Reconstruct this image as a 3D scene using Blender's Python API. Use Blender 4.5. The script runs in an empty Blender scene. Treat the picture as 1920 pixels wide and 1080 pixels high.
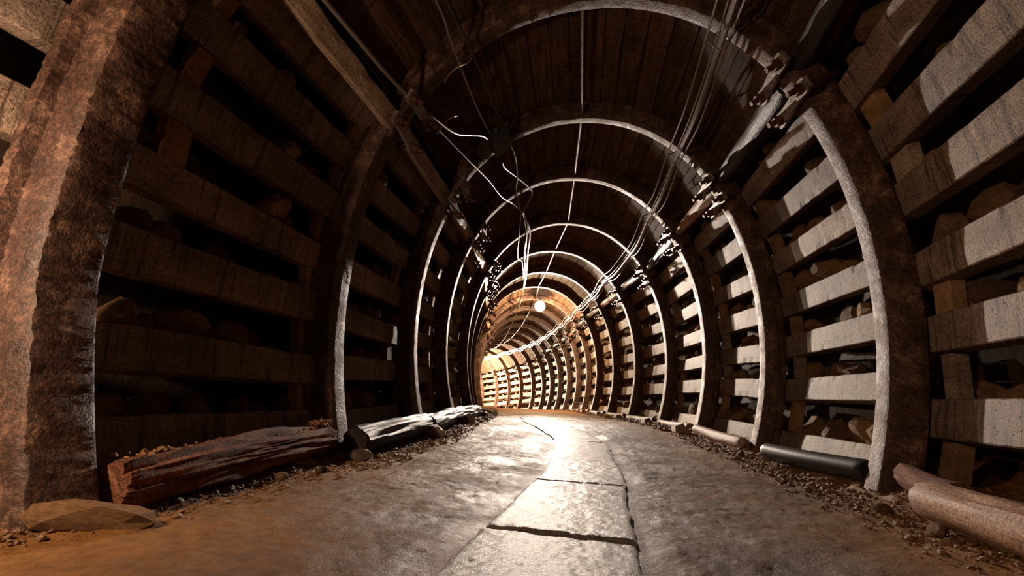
import bpy, math, random
from mathutils import Vector, Matrix, noise
import bisect
# ------------------------------------------------------------------ scale, tunnel centre line
S = 1.4                      # metres between neighbouring steel arches
HC = 0.2527                  # camera height in arch spacings
# centre line at every arch: x, y, heading, floor level (arch -3 ... arch 22)
TT = [(-1.1167,-2.0582,.42,.013),(-.7089,-1.1451,.40,.013),(-.3195,-.224,.36,.013),(.0328,.7119,.299,.013),
 (.2753,1.6683,.199,.012),(.4244,2.597,.1177,.040),(.5112,3.5064,.0553,.088),(.5946,4.5542,.0114,.1015),
 (.5529,5.534,-.0178,.1152),(.5259,6.5593,-.0335,.1233),(.4675,7.5081,-.0357,.1324),(.4724,8.52,-.0317,.131),
 (.4346,9.5545,-.0396,.1248),(.3726,10.5594,-.0603,.1125),(.2911,11.6116,-.0936,.0924),(.1795,12.5997,-.1395,.0661),
 (.0379,13.5416,-.1978,.0325),(-.1962,14.5327,-.2686,-.0096),(-.5298,15.5246,-.3508,-.0587),(-.9033,16.435,-.4387,-.1174),
 (-1.3243,17.2687,-.5315,-.1849),(-1.8886,18.1317,-.6294,-.2626),(-2.5549,18.8773,-.7294,-.2826),(-3.2924,19.5527,-.8294,-.3026),
 (-4.0937,20.151,-.9294,-.3226),(-4.9506,20.6664,-1.0294,-.3426)]
def fr(s):
    x = min(max(s+3, 0), len(TT)-1.0001); i = int(x); t = x-i
    return [TT[i][j]*(1-t)+TT[i+1][j]*t for j in range(4)]
def pt(s, u, v, a=0.0):      # s along the tunnel, u across (right +), v up; a = extra axial shift
    X, Y, th, g = fr(s); c, sn = math.cos(th), math.sin(th)
    return Vector(((X+u*c+a*sn)*S, (Y-u*sn+a*c)*S, (g+v)*S))

C = bpy.context.scene.collection
# ------------------------------------------------------------------ camera
F, P, R = 827.1, 0.253, 0.0434
cam_d = bpy.data.cameras.new('camera'); cam = bpy.data.objects.new('camera', cam_d); C.objects.link(cam)
cam_d.sensor_width = 36; cam_d.lens = F/1920*36; cam_d.clip_start = .02; cam_d.clip_end = 200
fw = Vector((0, math.cos(P), math.sin(P))); up0 = Vector((0, -math.sin(P), math.cos(P))); rt0 = Vector((1,0,0))
rt = rt0*math.cos(R)+up0*math.sin(R); up = -rt0*math.sin(R)+up0*math.cos(R)
m = Matrix((rt, up, -fw)).transposed().to_4x4(); m.translation = Vector((0, 0, HC*S)); cam.matrix_world = m
bpy.context.scene.camera = cam
# ------------------------------------------------------------------ world, exposure
sc = bpy.context.scene
sc.view_settings.view_transform = 'Standard'; sc.view_settings.look = 'None'
sc.view_settings.gamma = 1; sc.view_settings.use_curve_mapping = False; sc.view_settings.exposure = 0.0
w = bpy.data.worlds.new('world'); sc.world = w; w.use_nodes = True
w.node_tree.nodes['Background'].inputs[0].default_value = (.9, .55, .35, 1); w.node_tree.nodes['Background'].inputs[1].default_value = .014
# ------------------------------------------------------------------ lamps
LAMP1 = (7.78, .08, 1.93); LAMP2 = (16.6, -.45, 1.75)
def light(name, kind, p, power, col, rad=.05, aim=None, angle=None, blend=1):
    d = bpy.data.lights.new(name, kind); d.energy = power; d.color = col
    d.shadow_soft_size = rad
    o = bpy.data.objects.new(name, d); C.objects.link(o); o.location = p
    if aim is not None:
        o.rotation_euler = (aim-p).to_track_quat('-Z', 'Y').to_euler(); d.spot_size = angle; d.spot_blend = blend
    return o
p1 = pt(*LAMP1)
light('lamp_throw', 'SPOT', p1+Vector((0, -.17, 0)), 2700, (1, .85, .74), .035, pt(1.0, .50, .80), math.radians(54), 1)
light('lamp_glow', 'POINT', p1+Vector((0, .02, -.19)), 470, (1, .68, .38), .06)
light('far_lamp_glow', 'POINT', pt(LAMP2[0], LAMP2[1], LAMP2[2]-.14), 4600, (1, .82, .60), .08)
light('rear_lamp_glow', 'POINT', pt(-.72, -.88, .60), 60, (1, .70, .47), .04)
light('rear_fill_glow', 'POINT', pt(-2.0, -.75, 1.40), 25, (1, .62, .34), .05)  # weak warm fill added behind the camera for foreground and shadowed beams

# ------------------------------------------------------------------ helpers
random.seed(7)
WLOC = {}
def link(o, parent, loc):
    C.objects.link(o); WLOC[o.name] = Vector(loc)
    if parent is not None:
        o.parent = parent; o.location = Vector(loc)-WLOC[parent.name]
    else: o.location = loc
    return o
def empty(name, loc): return link(bpy.data.objects.new(name, None), None, loc)
def mesh(name, V, Fc, mat, parent=None, loc=None, smooth=False, uv=None, col=None):
    if loc is None:
        n = len(V); loc = Vector((sum(v[0] for v in V)/n, sum(v[1] for v in V)/n, min(v[2] for v in V)))
    me = bpy.data.meshes.new(name)
    me.from_pydata([(v[0]-loc[0], v[1]-loc[1], v[2]-loc[2]) for v in V], [], Fc)
    me.materials.append(mat)
    if smooth:
        me.polygons.foreach_set('use_smooth', [True]*len(me.polygons))
        if smooth != 'all': me.set_sharp_from_angle(angle=math.radians(38))
    if uv:
        l = me.uv_layers.new(name='UVMap'); vi = [0]*len(me.loops); me.loops.foreach_get('vertex_index', vi)
        fl = []
        for i in vi: fl += uv[i]
        l.data.foreach_set('uv', fl)
    if col:
        a = me.attributes.new('tint', 'FLOAT', 'POINT'); a.data.foreach_set('value', col)
    return link(bpy.data.objects.new(name, me), parent, loc)
def tag(o, label=None, cat=None, group=None, kind=None):
    if label: o['label'] = label
    if cat: o['category'] = cat
    if group: o['group'] = group
    if kind: o['kind'] = kind
    return o
def N(p, sc_=1.0, o=0.0): return noise.noise(Vector((p[0]*sc_+o, p[1]*sc_+o*1.7, p[2]*sc_-o)))
ORD = ['first','second','third','fourth','fifth','sixth','seventh','eighth','ninth','tenth','eleventh','twelfth','thirteenth',
 'fourteenth','fifteenth','sixteenth','seventeenth','eighteenth','nineteenth','twentieth','twenty-first','twenty-second','twenty-third']

# ------------------------------------------------------------------ materials
def mat(name):
    m_ = bpy.data.materials.new(name); m_.use_nodes = True; nt = m_.node_tree
    return m_, nt, nt.nodes['Principled BSDF']
def node(nt, t, **kw):
    n = nt.nodes.new(t)
    for k, v in kw.items():
        if k in n.inputs: n.inputs[k].default_value = v
        else: setattr(n, k, v)
    return n
def ramp(nt, fac, stops):
    r = nt.nodes.new('ShaderNodeValToRGB'); e = r.color_ramp.elements
    e[0].position, e[0].color = stops[0][0], (*stops[0][1], 1); e[1].position, e[1].color = stops[-1][0], (*stops[-1][1], 1)
    for p_, c_ in stops[1:-1]:
        x = e.new(p_); x.color = (*c_, 1)
    nt.links.new(fac, r.inputs[0]); return r.outputs[0]
def coords(nt, uvmap=False, scale=(1,1,1), rnd=True):
    t = nt.nodes.new('ShaderNodeTexCoord'); mp = nt.nodes.new('ShaderNodeMapping'); mp.inputs['Scale'].default_value = scale
    nt.links.new(t.outputs['UV' if uvmap else 'Object'], mp.inputs[0])
    if rnd:
        oi = nt.nodes.new('ShaderNodeObjectInfo'); mu = node(nt, 'ShaderNodeMath', operation='MULTIPLY'); mu.inputs[1].default_value = 37.0
        nt.links.new(oi.outputs['Random'], mu.inputs[0]); nt.links.new(mu.outputs[0], mp.inputs['Location'])
    return mp.outputs[0]
def noi(nt, vec, scale, detail=5, rough=.6):
    n = node(nt, 'ShaderNodeTexNoise'); n.inputs['Scale'].default_value = scale; n.inputs['Detail'].default_value = detail; n.inputs['Roughness'].default_value = rough
    nt.links.new(vec, n.inputs['Vector']); return n.outputs[0]
def mixc(nt, fac, a, b, mode='MIX'):
    m_ = nt.nodes.new('ShaderNodeMix'); m_.data_type = 'RGBA'; m_.blend_type = mode
    for sock, v in ((m_.inputs[0], fac), (m_.inputs[6], a), (m_.inputs[7], b)):
        if hasattr(v, 'links'): nt.links.new(v, sock)
        else: sock.default_value = v if isinstance(v, (int, float)) else (*v, 1)
    return m_.outputs[2]
def bump(nt, bs, h, strength, dist, prev=None):
    b = nt.nodes.new('ShaderNodeBump'); b.inputs['Strength'].default_value = strength; b.inputs['Distance'].default_value = dist
    nt.links.new(h, b.inputs['Height'])
    if prev is not None: nt.links.new(prev, b.inputs['Normal'])
    nt.links.new(b.outputs[0], bs.inputs['Normal']); return b.outputs[0]
def rust_mat(name, dark, mid, hot, rough=.50, bs_=1.0, metal=.15):
    m_, nt, bs = mat(name); v = coords(nt)
    a = noi(nt, v, 9, 8, .7); b = noi(nt, v, 70, 4, .65)
    c = ramp(nt, a, [(.32, dark), (.52, mid), (.72, hot)])
    c = mixc(nt, .55, c, ramp(nt, noi(nt, v, 62, 5, .85), [(.45, (.05,.04,.035)), (.58, (1.55,1.47,1.4))]), 'MULTIPLY')
    nt.links.new(c, bs.inputs['Base Color']); bs.inputs['Metallic'].default_value = metal
    nt.links.new(ramp(nt, a, [(.3, (rough-.1,)*3), (.7, (rough+.25,)*3)]), bs.inputs['Roughness'])
    g = noi(nt, v, 160, 3, .6)
    p_ = bump(nt, bs, b, .5*bs_, .007); bump(nt, bs, g, .5*bs_, .003, p_)
    return m_
M = {}
M['rust'] = rust_mat('rusted_steel', (.035,.014,.009), (.092,.045,.029), (.31,.18,.115))
M['rust_rod'] = rust_mat('rusted_rod', (.06,.022,.012), (.13,.055,.03), (.2,.09,.045), .4, .6, .4)
M['plate'] = rust_mat('pale_clamp_plate', (.16,.12,.10), (.34,.29,.26), (.45,.40,.37), .35, .5, .3)
def wood_mat(name, c1, c2, c3, along=2.2, across=30, rough=.6, bs_=1.0, pits=0.0, streak=0.0, spec=.4):
    m_, nt, bs = mat(name); v = coords(nt, True, (along, across, 1)); o = coords(nt)
    g = noi(nt, v, 1, 6, .65); a = noi(nt, o, 4, 4, .6); f = noi(nt, o, 120, 4, .7)
    c = ramp(nt, g, [(.3, c1), (.5, c2), (.72, c3)])
    c = mixc(nt, .6, c, ramp(nt, a, [(.3, (.5,.46,.42)), (.7, (1.35,1.3,1.25))]), 'MULTIPLY')
    c = mixc(nt, .75, c, ramp(nt, f, [(.38, (.25,.23,.21)), (.58, (1.35,1.32,1.3))]), 'MULTIPLY')
    if streak:
        sv = coords(nt, True, (34, 1.6, 1)); s_ = noi(nt, sv, 1, 4, .7)
        c = mixc(nt, streak, c, ramp(nt, s_, [(.38, (.25,.2,.16)), (.46, (1,1,1)), (.60, (1,1,1)), (.70, (1.8,1.75,1.7))]), 'MULTIPLY')
    rnd = nt.nodes.new('ShaderNodeObjectInfo')
    c = mixc(nt, 1.0, c, ramp(nt, rnd.outputs['Random'], [(0, (.72,.70,.68)), (.5, (1,1,1)), (1, (1.18,1.12,1.05))]), 'MULTIPLY')
    h = f
    if pits:
        vo = node(nt, 'ShaderNodeTexVoronoi'); vo.inputs['Scale'].default_value = 55; nt.links.new(o, vo.inputs['Vector'])
        pr = ramp(nt, vo.outputs['Distance'], [(.05, (0,0,0)), (.2, (1,1,1))]); c = mixc(nt, pits, c, pr, 'MULTIPLY')
        p0 = bump(nt, bs, pr, .5, .006)
    else: p0 = None
    nt.links.new(c, bs.inputs['Base Color']); bs.inputs['Roughness'].default_value = rough; bs.inputs['Specular IOR Level'].default_value = spec
    p_ = bump(nt, bs, g, .6*bs_, .01, p0); bump(nt, bs, f, .55*bs_, .004, p_)
    return m_
M['beam'] = wood_mat('weathered_lagging', (.155,.11,.08), (.255,.19,.145), (.36,.28,.225), 3, 9, .62, .8, .55, .8)
M['plank'] = wood_mat('roof_plank', (.045,.024,.014), (.10,.057,.036), (.17,.10,.065), 3.0, 28, .8, 1.0, 0, .55, .12)
M['log_dark'] = wood_mat('wet_dark_log', (.014,.010,.008), (.035,.024,.018), (.08,.06,.05), 3.0, 30, .4, 2.0, 0, 0, .4)
M['log_rot'] = wood_mat('rotten_timber', (.07,.026,.014), (.20,.085,.045), (.36,.18,.10), 3.5, 34, .75, 1.8, 0, .5, .2)
M['log_pale'] = wood_mat('barked_log', (.20,.11,.07), (.42,.27,.19), (.62,.46,.36), 2.0, 26, .6, .7)
M['strut'] = wood_mat('timber_strut', (.22,.16,.12), (.38,.29,.22), (.55,.45,.37), 3, 25, .5, .7)
def rock_mat(name, c1, c2, c3, rough=.75, spec=.3, sc1=7):
    m_, nt, bs = mat(name); v = coords(nt)
    a = noi(nt, v, sc1, 7, .7); b = noi(nt, v, 60, 5, .7); oi = nt.nodes.new('ShaderNodeObjectInfo')
    c = ramp(nt, a, [(.3, c1), (.5, c2), (.7, c3)])
    c = mixc(nt, 1.0, c, ramp(nt, oi.outputs['Random'], [(0, (.5,.45,.42)), (.5, (1,.95,.9)), (.8, (1.1,.9,.6)), (1, (1.5,1.45,1.4))]), 'MULTIPLY')
    c = mixc(nt, .5, c, ramp(nt, b, [(.35, (.5,.5,.5)), (.65, (1.3,1.3,1.3))]), 'MULTIPLY')
    nt.links.new(c, bs.inputs['Base Color']); bs.inputs['Roughness'].default_value = rough; bs.inputs['Specular IOR Level'].default_value = spec
    p_ = bump(nt, bs, a, .6, .03); bump(nt, bs, b, .6, .006, p_)
    return m_
M['stone'] = rock_mat('ochre_stone', (.13,.07,.035), (.27,.16,.085), (.42,.27,.15))
M['rock'] = rock_mat('backing_rock', (.02,.011,.007), (.05,.028,.017), (.09,.05,.03))
M['gravel'] = rock_mat('loose_gravel', (.13,.06,.024), (.33,.18,.08), (.5,.34,.2), .55, .5, 25)
M['footing'] = rock_mat('pale_footing_stone', (.26,.19,.14), (.42,.34,.27), (.55,.46,.38), .5)
# wet mud floor
m_, nt, bs = mat('wet_mud'); v = coords(nt, rnd=False)
a = noi(nt, v, 1.6, 6, .6); b = noi(nt, v, 22, 8, .72); d = noi(nt, v, 130, 4, .7)
at = node(nt, 'ShaderNodeAttribute', attribute_name='tint')
c = ramp(nt, a, [(.32, (.075,.034,.015)), (.52, (.15,.072,.028)), (.7, (.25,.12,.042))])
c = mixc(nt, at.outputs['Fac'], c, (.42,.19,.045))
c = mixc(nt, .65, c, ramp(nt, b, [(.33, (.32,.29,.27)), (.62, (1.25,1.2,1.15))]), 'MULTIPLY')
nt.links.new(c, bs.inputs['Base Color']); bs.inputs['Specular IOR Level'].default_value = .28
nt.links.new(ramp(nt, noi(nt, v, 3.2, 5, .6), [(.35, (.38,)*3), (.65, (.68,)*3)]), bs.inputs['Roughness'])
p_ = bump(nt, bs, a, .4, .03); p_ = bump(nt, bs, b, .8, .02, p_); bump(nt, bs, d, .8, .005, p_)
M['mud'] = m_
m_, nt, bs = mat('rough_wet_slab'); v = coords(nt)
a = noi(nt, v, 5, 5, .6); b = noi(nt, v, 230, 3, .8); d = noi(nt, v, 90, 4, .7)
c = ramp(nt, a, [(.3, (.12,.095,.078)), (.7, (.22,.185,.155))])
c = mixc(nt, .7, c, ramp(nt, b, [(.40, (.12,.11,.10)), (.58, (1.7,1.65,1.6))]), 'MULTIPLY')
nt.links.new(c, bs.inputs['Base Color']); bs.inputs['Roughness'].default_value = .42; bs.inputs['Specular IOR Level'].default_value = .5
p_ = bump(nt, bs, d, .6, .010); bump(nt, bs, b, 1.0, .008, p_)
M['slab'] = m_
def plain(name, col, rough=.4, metal=0, spec=.5):
    m_, nt, bs = mat(name); v = coords(nt); b = noi(nt, v, 60, 4, .6)
    nt.links.new(mixc(nt, .5, col, ramp(nt, b, [(.3, (.6,.6,.6)), (.7, (1.3,1.3,1.3))]), 'MULTIPLY'), bs.inputs['Base Color'])
    bs.inputs['Roughness'].default_value = rough; bs.inputs['Metallic'].default_value = metal; bs.inputs['Specular IOR Level'].default_value = spec
    bump(nt, bs, b, .3, .002); return m_
M['cable'] = plain('grey_cable', (.20,.165,.14), .35)
M['cable_black'] = plain('black_cable', (.05,.042,.038), .3)
M['pipe'] = plain('black_pipe', (.035,.033,.032), .4, 0, .6)
M['box'] = plain('dark_box', (.03,.025,.022), .45)
M['wire'] = plain('tie_wire', (.35,.24,.16), .35, .6)
M['socket'] = plain('lamp_socket', (.06,.05,.045), .4)
m_, nt, bs = mat('lit_globe'); bs.inputs['Base Color'].default_value = (.9,.9,.85,1)
bs.inputs['Emission Color'].default_value = (1,.9,.74,1); bs.inputs['Emission Strength'].default_value = 22; M['globe'] = m_

# ------------------------------------------------------------------ tunnel cross-section
W0, WM, HM, HH, NN = .9089, 1.0278, .6877, 2.0919, 2.1022
def halfw(v):
    if v < HM: return WM-(WM-W0)*(1-max(v, -.2)/HM)**2
    t = min(max((v-HM)/(HH-HM), 0), 1); return WM*max(1-t**NN, 0)**(1/NN)
_pr = []
v_ = -.12
while v_ < HM: _pr.append((halfw(v_), v_)); v_ += .02
for i in range(0, 161):
    t = math.pi/2*i/160; _pr.append((WM*math.cos(t)**(2/NN) if i < 160 else 0.0, HM+(HH-HM)*math.sin(t)**(2/NN)))
_pr = _pr+[(-u, v) for u, v in _pr[:-1][::-1]]     # from right foot over the roof to left foot
_L = [0.0]
for a_, b_ in zip(_pr, _pr[1:]): _L.append(_L[-1]+math.hypot(b_[0]-a_[0], b_[1]-a_[1]))
LT = _L[-1]
def prof(l):                 # -> u, v, outward normal
    l = min(max(l, 0), LT); i = min(max(bisect.bisect_right(_L, l)-1, 0), len(_L)-2)
    t = (l-_L[i])/(max(_L[i+1]-_L[i], 1e-9))
    u = _pr[i][0]*(1-t)+_pr[i+1][0]*t; v = _pr[i][1]*(1-t)+_pr[i+1][1]*t
    i0, i1 = max(i-2, 0), min(i+3, len(_pr)-1)
    tx, ty = _pr[i1][0]-_pr[i0][0], _pr[i1][1]-_pr[i0][1]; n = math.hypot(tx, ty)
    return u, v, ty/n, -tx/n
def l_at(v):                 # arc length on the right side at height v
    lo, hi = 0, LT/2
    for _ in range(40):
        m2 = (lo+hi)/2
        if prof(m2)[1] < v: lo = m2
        else: hi = m2
    return lo
def lpos(s, l, r, a=0.0):
    u, v, nu, nv = prof(l); return pt(s, u+r*nu, v+r*nv, a)

# ------------------------------------------------------------------ floor
def slab_c(s):
    t = min(max((s-1.9)/2.2, 0), 1); return .005+.04*max(0, .6-s) - .30*t*t*(3-2*t)
def floor_v(s, u, fine=True):
    x = max(0, abs(u)-.85); q = Vector((s*1.0, u*1.0, 0))
    h = .010*noise.noise(q*2.2)+.006*noise.noise(q*7+Vector((3,1,0)))
    if fine: h += .0035*noise.noise(q*22)+.0024*noise.noise(q*48)+(.0022*noise.noise(q*90) if s < 2.3 else 0)
    h += x*.20*(1+.9*noise.noise(q*4+Vector((9,9,0))))+ (.02*noise.noise(q*14) if x > 0.05 else 0)
    if s < 4.35:
        dd = abs(u-slab_c(s)); 
        k_ = min(max((.21-dd)/.05, 0), 1); h = h*(1-.6*k_)-.006*k_
    return h
srow = []; s_ = -3.0
while s_ < 21.5:
    srow.append(s_); s_ += .1 if s_ < -.8 else .009 if s_ < 1.5 else .0125 if s_ < 2.2 else .03 if s_ < 6 else .1
ucol = [-1.5+.05*i for i in range(10)]+[-1+.01*i for i in range(201)]+[1.05+.05*i for i in range(10)]
V = []; tint = []
for s in srow:
    for u in ucol:
        V.append(pt(s, u, floor_v(s, u, s < 6)))
        a_ = min(max((s-4.0)/1.2, 0), 1)*.9; b_ = min(max((abs(u-.1)-.28)/.5, 0), 1)*.75*(1 if s < 3 else .5)
        n_ = .5+noise.noise(Vector((s*1.5, u*1.5, 4)))*.9
        tint.append(min(max(max(a_, b_)*(.4+.9*n_), 0), 1))
nc = len(ucol)
Fc = [(i*nc+j, i*nc+j+1, (i+1)*nc+j+1, (i+1)*nc+j) for i in range(len(srow)-1) for j in range(nc-1)]
floor = mesh('floor', V, Fc, M['mud'], None, Vector((0,0,0)), True, None, tint); tag(floor, kind='structure')
# paving slabs set in the mud
def slab(s0, s1, wl, wr, lift=0, tilt=0, skew=0):
    V = []; Fc = []; fn = s0 < 1.3 and s1 > 0; na, nb = (max(6, int((s1-s0)/.006)), 50) if fn else (max(6, int((s1-s0)/.02)), 16)
    for i in range(na+1):
        for j in range(nb+1):
            a = i/na; b = j/nb; s = s0+(s1-s0)*a; u = slab_c(s)-wl+(wl+wr)*b
            e = min(a, 1-a)*(s1-s0); f = min(b, 1-b)*(wl+wr); ed = min(e, f)
            s += skew*(b-.5); q = Vector((s*3, u*3, s0))
            u += .006*noise.noise(Vector((s*12, b*3, 1)))*(1 if j in (0, nb) else 0); s += .006*noise.noise(Vector((u*14, s0, 5)))*(1 if i in (0, na) else 0)
            h = .003+lift+tilt*(a-.5)+((.0013*noise.noise(q*26)+.0010*noise.noise(q*50)) if fn else 0)+.003*noise.noise(q*3)+.0022*noise.noise(q*11)-(.004*(1-min(ed/.012, 1))**2)
            V.append(pt(s, u, h))
    n0 = len(V)
    Fc = [(i*(nb+1)+j, i*(nb+1)+j+1, (i+1)*(nb+1)+j+1, (i+1)*(nb+1)+j) for i in range(na) for j in range(nb)]
    bd = [j for j in range(nb+1)]+[i*(nb+1)+nb for i in range(1, na+1)]+[na*(nb+1)+j for j in range(nb-1, -1, -1)]+[i*(nb+1) for i in range(na-1, 0, -1)]
    for i in bd: V.append(V[i]-Vector((0, 0, .05*S)))
    k = len(bd)
    for i in range(k): Fc.append((bd[i], n0+i, n0+(i+1) % k, bd[(i+1) % k]))
    mesh('paving_slab', V, Fc, M['slab'], floor, None, True)
sj = [-1.25,-.80,-.32, .222, .835, 1.385, 1.84, 2.13, 2.46, 2.75, 3.05, 3.38, 3.72, 4.05, 4.3]
for i in range(len(sj)-1):
    near = sj[i] < .3
    slab(sj[i]+.001, sj[i+1]-(.002 if i == 2 else .0015), .15+random.uniform(-.012, .01), .145+random.uniform(-.01, .006),
         [0,0,-.001,.002,.001,.002,0,.003,0,0,0,0,0,0][i], [0,0,0,-.003,-.002,0,.003,0,0,0,0,0,0,0][i], [0,0,.01,.012,0,.012,0,.01,-.01,0,0,0,0,0][i])

# ------------------------------------------------------------------ rock shell behind the lagging
def shell(name, l0, l1, r0, kind='structure'):
    V = []; ns, nl = 130, 26
    for i in range(ns+1):
        s = -3+24.5*i/ns
        for j in range(nl+1):
            l = l0+(l1-l0)*j/nl; u, v, nu, nv = prof(l); q = pt(s, u, v)
            r = r0+.10*N(q, 1.7)+.05*N(q, 5)
            V.append(pt(s, u+r*nu, v+r*nv))
    Fc = [(i*(nl+1)+j, i*(nl+1)+j+1, (i+1)*(nl+1)+j+1, (i+1)*(nl+1)+j) for i in range(ns) for j in range(nl)]
    return tag(mesh(name, V, Fc, M['rock'], None, Vector((0, 0, 0)), True), kind=kind)
LR = l_at(1.56)
wall_right = shell('wall_right', 0, LR+.1, .36); wall_left = shell('wall_left', LT-LR-.1, LT, .36); ceiling = shell('ceiling', LR-.02, LT-LR+.02, .24)

# ------------------------------------------------------------------ lagging beams and roof planks
def board(name, s0, s1, l, width, r0, thick, mt, parent, nx, jit=.0, tw=0.0, dl=0.0, dr=0.0, chip=0.0, only=False):
    """a board from s0 to s1, straight; width along the profile, outward face at r0"""
    def frame(s, l_):
        u, v, nu, nv = prof(l_); X = pt(s, u+r0*nu, v+r0*nv); Nn = pt(s, u+(r0+1)*nu, v+(r0+1)*nv)-X; return X, Nn.normalized()
    A, n0 = frame(s0, l-dl); B, n1 = frame(s1, l+dl)
    n = (n0+n1).normalized(); ax = (B-A); Lg = ax.length; ax.normalize(); n = (n-ax*n.dot(ax)).normalized(); t = ax.cross(n).normalized()
    ang = tw; t, n = t*math.cos(ang)+n*math.sin(ang), n*math.cos(ang)-t*math.sin(ang)
    hw = width*S/2; th = thick*S; b = .06*hw
    sec = [(-hw+b, 0), (-hw*.33, 0), (hw*.33, 0), (hw-b, 0), (hw, b), (hw, th), (-hw, th), (-hw, b)]
    V = []; UV = []; k = len(sec); seed = random.uniform(0, 50)
    for i in range(nx+1):
        x = Lg*i/nx
        for a_, c_ in sec:
            p = A+ax*x+t*a_+n*(c_+dr*S)
            if jit:
                q = Vector((x*9+seed, a_*9, c_*9)); p += n*(jit*N(q)*S)+t*(jit*N(q, 1, 7)*S)
                if chip and c_ <= b and abs(a_) > hw*.8:
                    z = max(0, N(Vector((x*11+seed, a_*3, 0)), 1, 3)-.12)*chip*S; p += n*z-t*(z*.8 if a_ > 0 else -z*.8)
            V.append(p); UV.append((x, a_+c_))
    Fc = [(i*k+j, (i+1)*k+j, (i+1)*k+(j+1) % k, i*k+(j+1) % k) for i in range(nx) for j in range(k)]
    Fc.append(tuple(range(k))); Fc.append(tuple(nx*k+j for j in range(k-1, -1, -1)))
    if only: return V, Fc, UV
    return mesh(name, V, Fc, mt, parent, None, False, UV)
AC = .038                     # arch centre plane lies this far beyond s = k
rowsR = {0: [.263,.513,.735,.975,1.18,1.39]}
rowsL = {0: [.143,.356,.60,.82,1.05,1.27,1.45]}
defR = [.105,.372,.578,.795,1.02,1.24,1.43]; defL = [.15,.37,.60,.82,1.04,1.25,1.44]
GAPS = []
for bay in range(-3, 20):
    for side, rows, par in ((1, rowsR.get(bay, defR), wall_right), (-1, rowsL.get(bay, defL), wall_left)):
        nx = 44 if 0 <= bay < 3 else 12 if bay < 8 else 3
        prev = None
        for ri, vc in enumerate(rows):
            vv = vc+random.uniform(-.01, .01)*(1 if bay > 0 else .2); l = l_at(vv); wd = random.uniform(.108, .122) if bay else random.uniform(.115, .128)
            if side < 0: l = LT-l
            board('lagging_beam', bay+AC+(.012 if bay else -.138), bay+1+AC-(.012 if bay != -1 else .162), l, wd, .097, .065, M['beam'], par, nx,
                  .0011 if bay < 8 else 0, random.uniform(-.05, .05), random.uniform(-.008, .008), random.uniform(0, .012), .008)
            if prev is not None: GAPS.append((bay, side, prev+.06, vv-.06, par))
            elif vv > .2: GAPS.append((bay, side, .04, vv-.06, par))
            prev = vv
        GAPS.append((bay, side, prev+.06, 1.56, par))
extra = ([], [], [])
nplank = 0
for bay in range(-1, 20):
    l = l_at(1.545); end = LT-l_at(1.53)
    while l < end:
        wd = random.uniform(.082, .125)
        if l+wd > end: break
        args = (bay+AC+.01-(.15 if bay == 0 else 0), bay+1+AC-.01-(.15 if bay == -1 else 0), l+wd/2, wd*1.12-.002, .109, .035, M['plank'], ceiling)
        kw = dict(jit=.003 if bay < 8 else 0, tw=random.uniform(-.03, .03), dl=random.uniform(-.002, .002), dr=random.uniform(-.002, .007))
        if nplank < 298:
            board('roof_plank', *args, 12 if bay < 4 else 3, **kw); nplank += 1
        else:
            v2, f2, u2 = board('x', *args, 1, only=True, **kw); o = len(extra[0]); extra[0].extend(v2); extra[1].extend([tuple(i+o for i in f) for f in f2]); extra[2].extend(u2)
        l += wd
if extra[0]: tag(mesh('far_roof_planks', extra[0], extra[1], M['plank'], ceiling, None, False, extra[2]), kind='stuff')

# ------------------------------------------------------------------ stones packed behind the lagging
def stone_mesh(name, seed, mt, sub=2):
    import bmesh
    bm = bmesh.new(); bmesh.ops.create_icosphere(bm, subdivisions=sub, radius=1); rnd = random.Random(seed)
    pl = [(Vector((rnd.gauss(0, 1), rnd.gauss(0, 1), rnd.gauss(0, 1))).normalized(), rnd.uniform(.55, .85)) for _ in range(9)]
    for v in bm.verts:
        for n, d in pl:
            x = v.co.dot(n)
            if x > d: v.co -= n*(x-d)
        v.co *= 1+.12*noise.noise(v.co*1.8+Vector((seed, 0, 0)))
    me = bpy.data.meshes.new(name); bm.to_mesh(me); bm.free(); me.materials.append(mt); return me
SM = [stone_mesh('stone', i, M['stone'], 2) for i in range(10)]
SML = [stone_mesh('pebble', 40+i, M['gravel'], 1) for i in range(6)]
def stone_obj(me, name, par, loc, sx, sy, sz):
    o = bpy.data.objects.new(name, me); o.rotation_euler = (random.uniform(-.5, .5), random.uniform(-.5, .5), random.uniform(0, 6.3)); o.scale = (sx, sy, sz)
    return link(o, par, loc)
cnt = {wall_right.name: 0, wall_left.name: 0}; far = {wall_right.name: [], wall_left.name: []}
random.seed(21)
for bay, side, va, vb, par in sorted([g for g in GAPS if g[0] >= 0], key=lambda g: g[0]):
    gh = vb-va; n = random.randint(6, 7) if bay < 4 else 4 if bay < 6 else 2
    for i in range(n):
        s = bay+.1+(i+random.random()*.8)/n*.88; big = random.uniform(.6, 1.15)
        sz = max(.04, min(gh*.62, .085))*big; r = .165+random.random()*.10
        v = va+sz*.25+random.random()*gh*.22; l = l_at(max(v, 0.0))
        if side < 0: l = LT-l
        p = lpos(s, l, r); sc3 = (sz*random.uniform(.8, 1.5)*S, sz*random.uniform(.8, 1.3)*S, sz*random.uniform(.7, 1)*S)
        if cnt[par.name] < 298:
            stone_obj(random.choice(SM), 'stone', par, p, *sc3); cnt[par.name] += 1
        else: far[par.name].append((p, sc3))
ico = None
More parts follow.
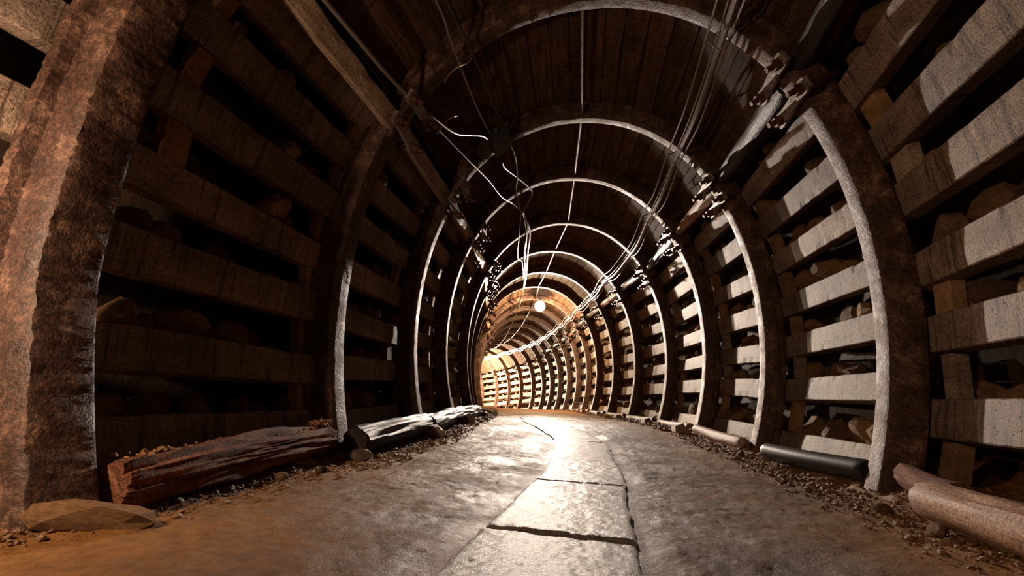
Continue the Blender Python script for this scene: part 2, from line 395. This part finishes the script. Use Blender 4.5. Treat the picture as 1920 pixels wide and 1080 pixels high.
def joined(name, items, par, mt, meshes):
    V = []; Fc = []
    src = [([v.co.copy() for v in me.vertices], [tuple(p.vertices) for p in me.polygons]) for me in meshes]
    for p, s3 in items:
        vs, fs = random.choice(src); o = len(V); ro = Matrix.Rotation(random.uniform(0, 6.3), 3, 'Z') @ Matrix.Rotation(random.uniform(-1, 1), 3, 'X')
        V += [p+ro @ Vector((c.x*s3[0], c.y*s3[1], c.z*s3[2])) for c in vs]; Fc += [tuple(i+o for i in f) for f in fs]
    return mesh(name, V, Fc, mt, par, None)
for par in (wall_right, wall_left):
    if far[par.name]: tag(joined('far_stones', far[par.name], par, M['stone'], SML), kind='stuff')
# packing blocks wedged between the beams beside the arches
random.seed(5)
for bay, side, va, vb, par in GAPS:
    if not -1 <= bay < 4 or vb > 1.5: continue
    for s_at in ((bay+AC+.07), (bay+1+AC-.14)):
        if random.random() < .25: continue
        wq = random.uniform(.05, .09); l0, l1 = l_at(max(va-.005, 0.0)), l_at(vb+.005)
        if side < 0: l0, l1 = LT-l1, LT-l0
        V = []; UV = []
        lean = random.uniform(-.02, .02)
        for r in (.125, .165):
            for s, l, sh in ((s_at, l0, 0), (s_at+wq, l0, 0), (s_at+wq, l1, lean), (s_at, l1, lean)): V.append(lpos(s+sh, l, r)); UV.append((s*S, l*S))
        mesh('packing_block', V, [(0,1,2,3), (7,6,5,4), (0,4,5,1), (1,5,6,2), (2,6,7,3), (3,7,4,0)], M['strut'] if random.random() < .3 else M['stone'], par, None, False, UV)

# ------------------------------------------------------------------ steel arches
SEC = [(-.037,.001),(-.034,0),(-.012,-.001),(.012,0),(.034,0),(.037,.001),(.042,.012),(.047,.038),(.051,.062),(.070,.067),(.073,.08),(.071,.093),(.05,.093),(.03,.035),
       (-.03,.035),(-.05,.093),(-.071,.093),(-.073,.08),(-.070,.067),(-.051,.062),(-.047,.038),(-.042,.012)]
def member(name, k, l0, l1, step, par, r_off=0.0, rough=.0015, sec=1.0):
    n = max(4, int((l1-l0)/step)); V = []; UV = []; m_ = len(SEC); c = Vector((0, 0, 0))
    for i in range(n+1):
        l = l0+(l1-l0)*i/n; u, v, nu, nv = prof(l)
        ro2 = r_off-(max(0, .45-v)*.16 if sec > 1.35 else 0)
        for j, (a, r) in enumerate(SEC):
            a *= sec; r *= 1+(sec-1)*.7
            q = pt(k, u+(r+ro2)*nu, v+(r+ro2)*nv, AC+a)
            if rough:
                d = rough*(N(q, 22)+.8*N(q, 60)); q = pt(k, u+(r+ro2+d)*nu, v+(r+ro2+d)*nv, AC+a+(.7*d if a > 0 else -.7*d))
            V.append(q)
    Fc = [(i*m_+j, (i+1)*m_+j, (i+1)*m_+(j+1) % m_, i*m_+(j+1) % m_) for i in range(n) for j in range(m_)]
    Fc.append(tuple(range(m_))); Fc.append(tuple(n*m_+j for j in range(m_-1, -1, -1)))
    o = mesh(name, V, Fc, M['rust'], par, None, True); return o
def box_pts(O, ax, bx, cx, da, db, dc):
    V = [O+ax*(i*da)+bx*(j*db)+cx*(k*dc) for k in (-1, 1) for j in (-1, 1) for i in (-1, 1)]
    return V, [(0,2,3,1),(4,5,7,6),(0,1,5,4),(2,6,7,3),(0,4,6,2),(1,3,7,5)]
def tube_pts(pts, rad, k=8, rf=None):
    V = []; Fc = []; n = len(pts); prev = None
    for i, p in enumerate(pts):
        d = (pts[min(i+1, n-1)]-pts[max(i-1, 0)]).normalized()
        if prev is None: e = d.orthogonal().normalized()
        else: e = (prev-d*prev.dot(d)).normalized()
        prev = e; f = d.cross(e)
        for j in range(k):
            a = 2*math.pi*j/k; r = rad if rf is None else rf(i/(n-1), a)
            V.append(p+(e*math.cos(a)+f*math.sin(a))*r)
    Fc = [(i*k+j, i*k+(j+1) % k, (i+1)*k+(j+1) % k, (i+1)*k+j) for i in range(n-1) for j in range(k)]
    Fc.append(tuple(range(k-1, -1, -1))); Fc.append(tuple((n-1)*k+j for j in range(k))); return V, Fc
def clamp(k, l, par, tilt=0.0):
    u, v, nu, nv = prof(l); O = lpos(k, l, 0, AC); n = (lpos(k, l, 1, AC)-O).normalized(); a = (pt(k, u, v, AC+1)-pt(k, u, v, AC)).normalized(); t = a.cross(n)
    ca, sa = math.cos(tilt), math.sin(tilt); a2 = a*ca+t*sa; t2 = t*ca-a*sa
    # clamp plate across the inner flange
    V = []; hw = .135*S; hh = .030*S; hz = .009*S; base = O-n*(.030*S)
    out = [(-hw, -hh*.8), (-hw*.8, -hh), (-hw*.35, -hh*.75), (hw*.35, -hh*.75), (hw*.8, -hh), (hw, -hh*.8), (hw, hh*.8), (hw*.8, hh), (hw*.35, hh*.75), (-hw*.35, hh*.75), (-hw*.8, hh), (-hw, hh*.8)]
    for z in (-hz, hz):
        for x, y in out: V.append(base+a2*x+t2*y+n*z)
    m_ = len(out); Fc = [tuple(range(m_-1, -1, -1)), tuple(m_+j for j in range(m_))]+[(j, (j+1) % m_, m_+(j+1) % m_, m_+j) for j in range(m_)]
    cl = mesh('clamp', V, Fc, M['plate'], par, base)
    # U-shaped rod round the profile
    pts = [base+a2*(-.098*S)-n*(.045*S)]
    for i in range(9):
        an = math.pi*(1-i/8); pts.append(O+a2*(.098*S*math.cos(an))+n*((.098+.028*math.sin(an))*S))
    pts.append(base+a2*(.098*S)-n*(.045*S))
    V, Fc = tube_pts(pts, .0125*S, 8); mesh('u_bolt', V, Fc, M['rust_rod'], cl, None, True)
    for sg in (-1, 1):
        c = base+a2*(sg*.098*S)-n*(.009*S); V = []
        for z in (0, -.028*S):
            for j in range(6): V.append(c+n*z+a2*(math.cos(j*math.pi/3)*.023*S)+t2*(math.sin(j*math.pi/3)*.023*S))
        mesh('nut', V, [(5,4,3,2,1,0), (6,7,8,9,10,11)]+[(j, (j+1) % 6, 6+(j+1) % 6, 6+j) for j in range(6)], M['rust_rod'], cl, None)
        V, Fc = tube_pts([c-n*(.02*S), c-n*(.056*S)], .0115*S, 8); mesh('bolt_end', V, Fc, M['rust_rod'], cl, None, True)
ARCH = ['nearest steel arch, its thick rust-crusted left leg running down the picture edge',
 'second steel arch from the camera, largest one whose roof curve is in view',
 'third steel arch from the camera, cables tied to its right shoulder',
 'fourth steel arch from the camera, pale stone block at its right foot']
random.seed(11)
for k in range(0, 20):
    lab = ARCH[k] if k < 4 else f'{ORD[k]} rusted steel arch from the camera, '+('in front of the lit globe lamp' if k < 8 else 'just beyond the lit globe lamp' if k == 8 else 'warmly lit beyond the globe lamp' if k < 13 else 'in the far bend to the left')
    ki = k; k = -.15 if k == 0 else k
    root = empty('steel_arch', pt(k, 0, 0, AC)); tag(root, lab, 'steel arch', 'steel arches holding up the tunnel')
    st = .007 if ki == 0 else .014 if k < 3 else .03 if k < 7 else .06; ro = .0042 if ki == 0 else .0013 if k < 5 else .001
    la = 0.0; lb = l_at(1.625); lc = l_at(1.425)
    member('right_leg', k, la, lb, st, root, 0, ro); member('left_leg', k, LT-lb, LT-la, st, root, -.05 if ki == 0 else .03 if ki == 1 else 0, ro, 1.4 if ki == 0 else 1.3 if ki == 1 else 1.0)
    member('cap_arch', k, lc, LT-lc, st, root, .014, ro)
    for sgn in (1, -1):
        for vv in (1.475, 1.60):
            l = l_at(vv); l = l if sgn > 0 else LT-l
            clamp(k, l, root, random.uniform(-.18, .18))

# ------------------------------------------------------------------ logs, struts, tie rods
def path_pts(ctrl, n):
    out = []; m_ = len(ctrl)
    for i in range(m_-1):
        p0, p1_, p2_, p3 = ctrl[max(i-1, 0)], ctrl[i], ctrl[i+1], ctrl[min(i+2, m_-1)]
        for j in range(n):
            t = j/n; out.append(.5*((2*p1_)+(p2_-p0)*t+(2*p0-5*p1_+4*p2_-p3)*t*t+(3*p1_-p0-3*p2_+p3)*t**3))
    out.append(ctrl[-1]); return out
def log(name, A, B, rad, mt, label, group=None, rough=.12, taper=.08, bend=.02, cat='log', n=40, k=24, round_end=False):
    d = (B-A); side = d.normalized().orthogonal(); seed = random.uniform(0, 99)
    pts = [A+d*(i/n)+side*(bend*math.sin(math.pi*i/n)*d.length) for i in range(n+1)]
    def rf(t, a):
        q = Vector((math.cos(a)*1.3+seed, math.sin(a)*1.3, t*d.length*1.2)); f = 1+rough*noise.noise(q*2)+rough*.7*noise.noise(Vector((math.cos(a)*4, math.sin(a)*4, t*d.length*2.5+seed)))
        f -= rough*1.2*max(0, noise.noise(Vector((math.cos(a)*14+seed, math.sin(a)*14, t*d.length*4))))
        e = min(t, 1-t)*d.length
        if round_end: f *= math.sqrt(max(.02, 1-max(0, 1-e/(rad*1.1))**2))
        elif e < .012: f *= .93
        return rad*f*(1+taper*(.5-t))
    V, Fc = tube_pts(pts, rad, k, rf); UV = [((i//k)/n*d.length, (abs((i % k)/k-.5))*2*math.pi*rad) for i in range(len(V))]
    o = mesh(name, V, Fc, mt, None, None, True, UV); tag(o, label, cat, group); return o
random.seed(3)
G1 = 'timber logs lying along the foot of the walls'
# right foot
log('log', pt(.655, .838, .058), pt(-.35, .94, .068), .047*S, M['log_pale'], 'pale peeled log at the foot of the right wall, cropped by the picture edge', G1, .12, .0, .01, round_end=True)
log('log', pt(.96, .985, .075), pt(.62, .90, .07), .036*S, M['log_rot'], 'dark rusty log stub between second arch foot and the pale peeled log', G1, .1)
log('pipe', pt(1.62, .835, .055), pt(1.10, .955, .064), .037*S, M['pipe'], 'glossy black pipe on the floor between second and third arch, right side', None, .02, 0, .004, 'pipe')
log('log', pt(2.95, .90, .03), pt(2.08, .90, .04), .036*S, M['log_pale'], 'thin pale log on the floor between third and fourth arch, right side', G1, .06, .1, .006, round_end=True)
for k in range(3, 9):
    log('log', pt(k+.98, .92, .02), pt(k+.12, .91, .035), .03*S, M['log_pale'] if k % 2 else M['log_dark'], f'slim log at the right wall foot, behind the foot of the {ORD[k]} arch', G1, .08, .1, .006, n=14, k=12)
# left foot
log('timber_log', pt(-.03, -.815, .050), pt(.90, -.955, .075), .050*S, M['log_rot'], 'rotten reddish-brown timber on the left floor between nearest and second arch', G1, .30, -.1, .012, n=160, k=72)
log('log', pt(1.03, -.90, .06), pt(1.93, -.885, .075), .055*S, M['log_dark'], 'wet black log on the left floor between second and third arch', G1, .13, .05, .01, n=90, k=48)
log('log', pt(2.03, -.90, .055), pt(2.95, -.885, .06), .056*S, M['log_dark'], 'wet black log on the left floor between third and fourth arch', G1, .16, .05, .01, n=60, k=36)
log('log', pt(3.03, -.90, .05), pt(3.95, -.88, .05), .056*S, M['log_dark'], 'short black log on the left floor beyond the fourth arch', G1, .16, .05, .01, n=60, k=36)
# shoulder logs, right
for k in range(0, 12):
    l = l_at(1.575); mt = M['log_dark'] if k not in (2, 5, 8) else M['log_pale']
    log('shoulder_log', lpos(k+AC+.055+.01, l, .055), lpos(k+1+AC-.055, l+random.uniform(-.02, .02), .06), .047*S*random.uniform(.9, 1.1), mt,
        f'round log wedged at the right shoulder between {ORD[k]} and {ORD[k+1]} arch', 'logs wedged between arches at the right shoulder', .14, .15, .008, n=24 if k < 4 else 8, k=20 if k < 4 else 10)
# timber boards, left shoulder
for k in range(0, 14):
    l = LT-l_at(1.50)
    o = board('timber_strut', k+AC+.045, k+1+AC-.045, l, .085, .02, .045, M['strut'], None, 16 if k < 5 else 4, .004, random.uniform(-.1, .1), random.uniform(-.006, .006), 0, .012)
    tag(o, f'squared timber strut at the left shoulder between {ORD[k]} and {ORD[k+1]} arch', 'timber', 'timber struts between arches at the left shoulder')
for k in range(0, 16):
    A, B = lpos(k+AC+.05, LT/2, .03), lpos(k+1+AC-.05, LT/2, .03); pts = [A.lerp(B, i/8) for i in range(9)]
    V, Fc = tube_pts(pts, .0125*S, 10); o = mesh('tie_rod', V, Fc, M['rust_rod'], None, None, True)
    tag(o, f'rusty tie rod along the roof crown between {ORD[k]} and {ORD[k+1]} arch', 'rod', 'tie rods along the roof crown')

# ------------------------------------------------------------------ footing stones and loose rocks
random.seed(9)
FM = [stone_mesh('footing', 70+i, M['footing'], 2) for i in range(5)]
def rock(me, s, u, sx, sy, sz, rz, label, cat='stone', group=None, v=None, mt=None):
    o = bpy.data.objects.new('stone_block', me); o.rotation_euler = (random.uniform(-.15, .15), random.uniform(-.2, .2), rz); o.scale = (sx*S, sy*S, sz*S)
    vv = floor_v(s, u) if v is None else v
    link(o, None, pt(s, u, vv+sz*.45)); tag(o, label, cat, group); return o
def wedge_mesh():
    me = bpy.data.meshes.new('wedge'); V = [(-1,-1,-.8),(1,-1,-.8),(1,1,-.8),(-1,1,-.8),(-.75,-.8,.55),(.55,-.75,.8),(.7,.8,.75),(-.8,.85,.5),(-1.02,0,-.2),(1.05,-.1,0)]
    Fc = [(0,3,2,1),(4,5,6,7),(0,1,9,5,4),(1,2,6,9),(5,9,6),(2,3,7,6),(3,0,8),(0,4,8),(4,7,8),(7,3,8)]
    me.from_pydata(V, [], Fc); me.materials.append(M['footing']); return me
WMh = wedge_mesh(); GF = 'footing stones at the arch feet'
for k, sz in ((3,.042),(4,.036),(5,.034),(6,.034),(7,.034),(8,.03)):
    rock(WMh, k-.03, .785, sz*1.2, sz*1.4, sz*1.25, fr(k)[2]*-1+random.uniform(-.2, .2), f'pale wedge-shaped stone block at the right foot of the {ORD[k]} arch', group=GF)
rock(FM[0], 1.97, -.83, .07, .06, .05, .3, 'rough stone mound supporting the left foot of the third arch', group=GF)
rock(WMh, 2.98, -.80, .05, .05, .05, -.3, 'pale stone block at the left foot of the fourth arch', group=GF)
rock(FM[2], 3.97, -.80, .05, .05, .04, .5, 'dark stone block at the left foot of the fifth arch', group=GF)
rock(FM[3], 4.97, -.80, .05, .05, .04, .9, 'small stone block at the left foot of the sixth arch', group=GF)
rock(SM[1], -.10, -.735, .10, .055, .028, .35, 'flat ochre rock on the floor in front of the nearest arch leg')
rock(FM[4], 1.0, -.86, .06, .055, .03, .3, 'low stone under the left foot of the second arch', group=GF)
rock(SM[2], .42, -.77, .022, .017, .016, .3, 'small grey stone in the gravel below the rotten timber')
rock(SM[3], .58, -.75, .020, .016, .014, 1.3, 'small ochre stone on the gravel below the rotten timber')
rock(SM[4], 1.86, .80, .022, .02, .022, .4, 'small dark stone beside the end of the black pipe')
rock(SM[5], .75, .80, .03, .02, .018, .4, 'small flat stone in front of the second arch right foot')
rock(SM[6], .55, .80, .024, .022, .02, .4, 'rounded stone under the end of the pale peeled log')
rock(SM[7], 1.72, .74, .02, .016, .014, .4, 'small pale stone on the mud in front of the black pipe')

# gravel along both wall feet
random.seed(17)
for nm, sg in (('gravel_right', 1), ('gravel_left', -1)):
    items = []
    while len(items) < 13000:
        s = -.6+9.5*random.random()**1.7; x = random.random(); u = sg*(.68+.36*x+random.gauss(0, .03)); z = random.choice([.002,.003,.003,.004,.004,.005,.006,.009,.013 if random.random() < .3 else .004])*(.8 if s < 1 else 1.1 if s < 3 else 1.8)
        if random.random() > (.15+min(1, (abs(u)-.66)/.14)): continue
        p = pt(s, u, floor_v(s, u)+z*.3); items.append((p, (z*random.uniform(.7, 1.5)*S, z*S, z*.7*S)))
    o = joined('gravel', items, None, M['gravel'], SML)
    tag(o, f'loose ochre gravel and grit along the foot of the {"right" if sg > 0 else "left"} wall', 'gravel', None, 'stuff')
# grit on top of the rotten timber and dirt heaped at the second arch
items = []
for i in range(900):
    t = random.random(); s = -.03+.96*t; 
    if t < .3 and random.random() < .8: continue
    u = -.820-.14*t+random.gauss(-.008, .014); z = random.choice([.003,.004,.005,.008]); items.append((pt(s, u, .096+.025*t+.008*random.random()+(.02*random.random() if t > .85 else 0)), (z*1.2*S, z*S, z*.8*S)))
for i in range(700):
    a = random.uniform(0, 6.28); q = random.random()**.5; z = random.choice([.004,.006,.008,.010]); items.append((pt(.86+.09*q*math.cos(a), -.98+.06*q*math.sin(a), .06+.08*(1-q)), (z*1.2*S, z*S, z*.8*S)))
tag(joined('grit', items, None, M['gravel'], SML), 'ochre grit and dirt lying on top of the rotten left timber', 'grit', None, 'stuff')

# ------------------------------------------------------------------ cables
def cable(name, ctrl, rad, mt, label, group=None, cat='cable', n=10, k=8):
    pts = path_pts([pt(*c) for c in ctrl], n); V, Fc = tube_pts(pts, rad*S, k); o = mesh(name, V, Fc, mt, None, None, True); tag(o, label, cat, group); return o
GR = 'cables strung along the right side of the roof'
def along(u0, v0, s0, s1, sag, off=0):
    out = []; k = int(s0)
    base = [(-1,.60,1.78),(0,.60,1.79),(1,.596,1.80),(2,.61,1.79),(3,.64,1.735),(4,.655,1.72),(5,.66,1.715),(6,.68,1.69),(8,.655,1.73),(10,.61,1.78),(12,.54,1.85),(14,.43,1.93),(16,.30,1.97),(18,.15,2.0),(19.5,.0,2.0)]
    s = s0
    while s <= s1+1e-6:
        for (a, ua, va), (b, ub, vb) in zip(base, base[1:]):
            if a <= s <= b: t = (s-a)/(b-a); u = ua+(ub-ua)*t; v = va+(vb-va)*t; break
        f = s-math.floor(s+1e-6); sg = sag*math.sin(math.pi*f)
        out.append((s+AC, u+u0, v+v0-sg+random.uniform(-off, off))); s += .5
    return out
random.seed(4)
cable('power_cable', along(0, 0, -1, 19, .035, .006), .0145, M['cable'], 'thick grey power cable running along the right side of the roof', GR)
cable('thin_cable', along(.025, -.012, -1, 19, .06, .010), .0052, M['cable'], 'thin grey cable hanging just below the thick power cable', GR)
cable('thin_cable', along(-.05, .055, -1, 19, .045, .012), .0052, M['cable'], 'thin grey cable looping left of the thick power cable', GR)
cable('thin_cable', along(-.015, .02, -1, 19, .02, .008), .0045, M['cable'], 'thin grey cable lying tight against the thick power cable', GR)
for k in range(1, 7):
    b = along(0, 0, k, k, 0)[0]; c = Vector((b[0], b[1]-.005, b[2]+.01))
    pts = [pt(c[0], c[1]+.045*math.cos(a), c[2]+.04*math.sin(a), .01*math.sin(3*a)) for a in [i*math.pi/6 for i in range(13)]]+[pt(c[0], c[1]+.08, c[2]+.06), pt(c[0], c[1]-.05, c[2]+.02)]
    V, Fc = tube_pts(pts, .0035*S, 6); tag(mesh('tie_wire', V, Fc, M['wire'], None, None, True), f'wire loop tying the roof cables to the right shoulder of the {ORD[k]} arch', 'wire', 'tie wires on the right cables')
GL = 'cables hanging at the left side of the roof'
cable('thin_cable', [(-.5,-.56,1.84),(.2,-.57,1.80),(.69,-.575,1.84),(.85,-.585,1.83),(1.1,-.595,1.83),(1.38,-.59,1.83),(1.68,-.575,1.84),(1.95,-.56,1.88)], .006, M['cable'], 'thin grey wire dropping from the roof to the junction box', GL)
cable('thin_cable', [(-.3,-.56,1.87),(.5,-.55,1.86),(1.03,-.53,1.87),(1.4,-.52,1.90),(1.81,-.495,1.91),(2.13,-.472,1.92),(2.36,-.466,1.93),(2.64,-.476,1.92),(2.85,-.50,1.91),(3.3,-.49,1.90)], .007, M['cable_black'], 'dark cable passing right of the junction box', GL)
cable('power_cable', [(-.3,-.83,1.50),(.2,-.82,1.53),(.48,-.81,1.55),(.74,-.795,1.56),(1.01,-.78,1.60),(1.22,-.75,1.64),(1.45,-.71,1.69),(1.6,-.66,1.76),(1.75,-.61,1.83),(1.95,-.58,1.87)], .009, M['cable'], 'curved grey cable entering the junction box from the left', GL)
cable('thin_cable', [(1.04,-.775,1.59),(1.38,-.755,1.64),(1.85,-.71,1.70),(2.3,-.66,1.765),(2.78,-.61,1.815),(3.1,-.545,1.885),(3.39,-.475,1.935)], .0045, M['cable'], 'taut thin wire slanting down to the cable knot beyond the junction box', GL)
cable('thin_cable', [(2.2,-.55,1.86),(2.31,-.545,1.87),(2.58,-.487,1.92),(2.94,-.40,1.975),(3.12,-.38,1.99),(3.35,-.465,1.93)], .008, M['cable'], 'bent grey cable looping from the junction box to the cable knot', GL)
cable('thin_cable', [(3.35,-.47,1.93),(3.42,-.49,1.915),(3.89,-.535,1.88),(4.71,-.51,1.90),(5.09,-.43,1.95),(6.0,-.36,1.99)], .006, M['cable'], 'leftmost of the thin cables hanging below the cable knot', GL)
cable('power_cable', [(3.38,-.47,1.93),(3.47,-.46,1.94),(3.91,-.42,1.95),(4.83,-.38,1.97),(5.7,-.33,2.0),(6.68,-.285,2.01),(7.76,-.32,1.98),(8.3,-.46,1.90),(8.47,-.74,1.58)], .012, M['cable_black'], 'dark cable curving from the cable knot toward the left shoulder', GL)
cable('thin_cable', [(3.36,-.47,1.93),(4.0,-.46,1.93),(5.0,-.40,1.96),(6.5,-.31,2.0),(8.26,-.30,2.0),(9.95,-.335,1.98),(12.2,-.275,2.02),(14.6,-.06,2.05)], .006, M['cable'], 'thin wire hanging far along the left of the roof past the lamp', GL)
cable('thin_cable', [(3.36,-.465,1.935),(3.8,-.44,1.93),(4.6,-.44,1.93),(5.4,-.37,1.97),(6.6,-.30,1.99)], .005, M['cable'], 'middle thin cable of the bundle below the cable knot', GL)
for nm, ctrl, lb in (('tie_wire', [(1.02,-.66,1.72),(1.02,-.64,1.76),(1.02,-.60,1.80),(1.04,-.555,1.835),(1.04,-.54,1.86)], 'twisted end of tie wire under the second arch roof curve'),
                     ('tie_wire', [(1.30,-.77,1.60),(1.30,-.745,1.645),(1.30,-.715,1.685),(1.32,-.67,1.72)], 'short wire crossing the curved cable left of the junction box'),
                     ('tie_wire', [(1.02,-.845,1.50),(1.03,-.82,1.545),(1.04,-.79,1.60)], 'short wire from the left timber strut up to the curved cable')):
    cable(nm, ctrl, .0035, M['wire'], lb, None, 'wire', 6, 6)
# junction box by the third arch
u, v, nu, nv = prof(LT-l_at(1.885)); O = lpos(1.84, LT-l_at(1.885), -.045); n = (lpos(1.84, LT-l_at(1.885), 1)-O).normalized(); a = Vector((math.sin(.11), math.cos(.11), 0)); t = a.cross(n).normalized()
jb = empty('junction_box', O); tag(jb, 'small dark junction box hanging under the roof with cables entering it', 'box')
V, Fc = box_pts(O, a, t, n, .085*S, .055*S, .035*S); o = mesh('box_body', V, Fc, M['box'], jb)
V, Fc = box_pts(O-n*(.04*S), a, t, n, .092*S, .062*S, .006*S); mesh('box_lid', V, Fc, M['box'], jb)
for x in (-.1, .1):
    V, Fc = tube_pts([O+a*(x*.8*S), O+a*(x*1.15*S)], .016*S, 10); mesh('cable_gland', V, Fc, M['socket'], jb)

# ------------------------------------------------------------------ globe lamps
def globe_lamp(L, label, rad=.102):
    c = pt(*L); root = empty('globe_lamp', c+Vector((0, 0, rad*S))); tag(root, label, 'lamp', 'globe lamps hanging from the roof')
    V = []; Fc = []; nr, nk = 14, 24
    for i in range(nr+1):
        th = math.pi*i/nr
        for j in range(nk): V.append(c+Vector((math.sin(th)*math.cos(2*math.pi*j/nk), math.sin(th)*math.sin(2*math.pi*j/nk), math.cos(th)))*rad*S)
    Fc = [(i*nk+j, i*nk+(j+1) % nk, (i+1)*nk+(j+1) % nk, (i+1)*nk+j) for i in range(nr) for j in range(nk)]
    mesh('glass_globe', V, Fc, M['globe'], root, None, True)
    V, Fc = tube_pts([c+Vector((0, 0, rad*S*.93)), c+Vector((0, 0, rad*S+.05))], .03, 12); mesh('socket', V, Fc, M['socket'], root)
    top = pt(L[0], L[1], HH+.09); V, Fc = tube_pts([c+Vector((0, 0, rad*S+.04)), top], .006, 6); mesh('cord', V, Fc, M['cable_black'], root)
globe_lamp(LAMP1, 'glowing white globe lamp hanging from the roof before the bend')
globe_lamp(LAMP2, 'second glowing globe lamp hidden round the far bend')
globe_lamp((-.74, -.93, .64), 'small globe lamp hung low on the left wall beside the camera', .03)
globe_lamp((-2.0, -.75, 1.52), 'added globe lamp for warm fill, unseen behind the camera', .06)  # unseen globe added to go with the rear fill light
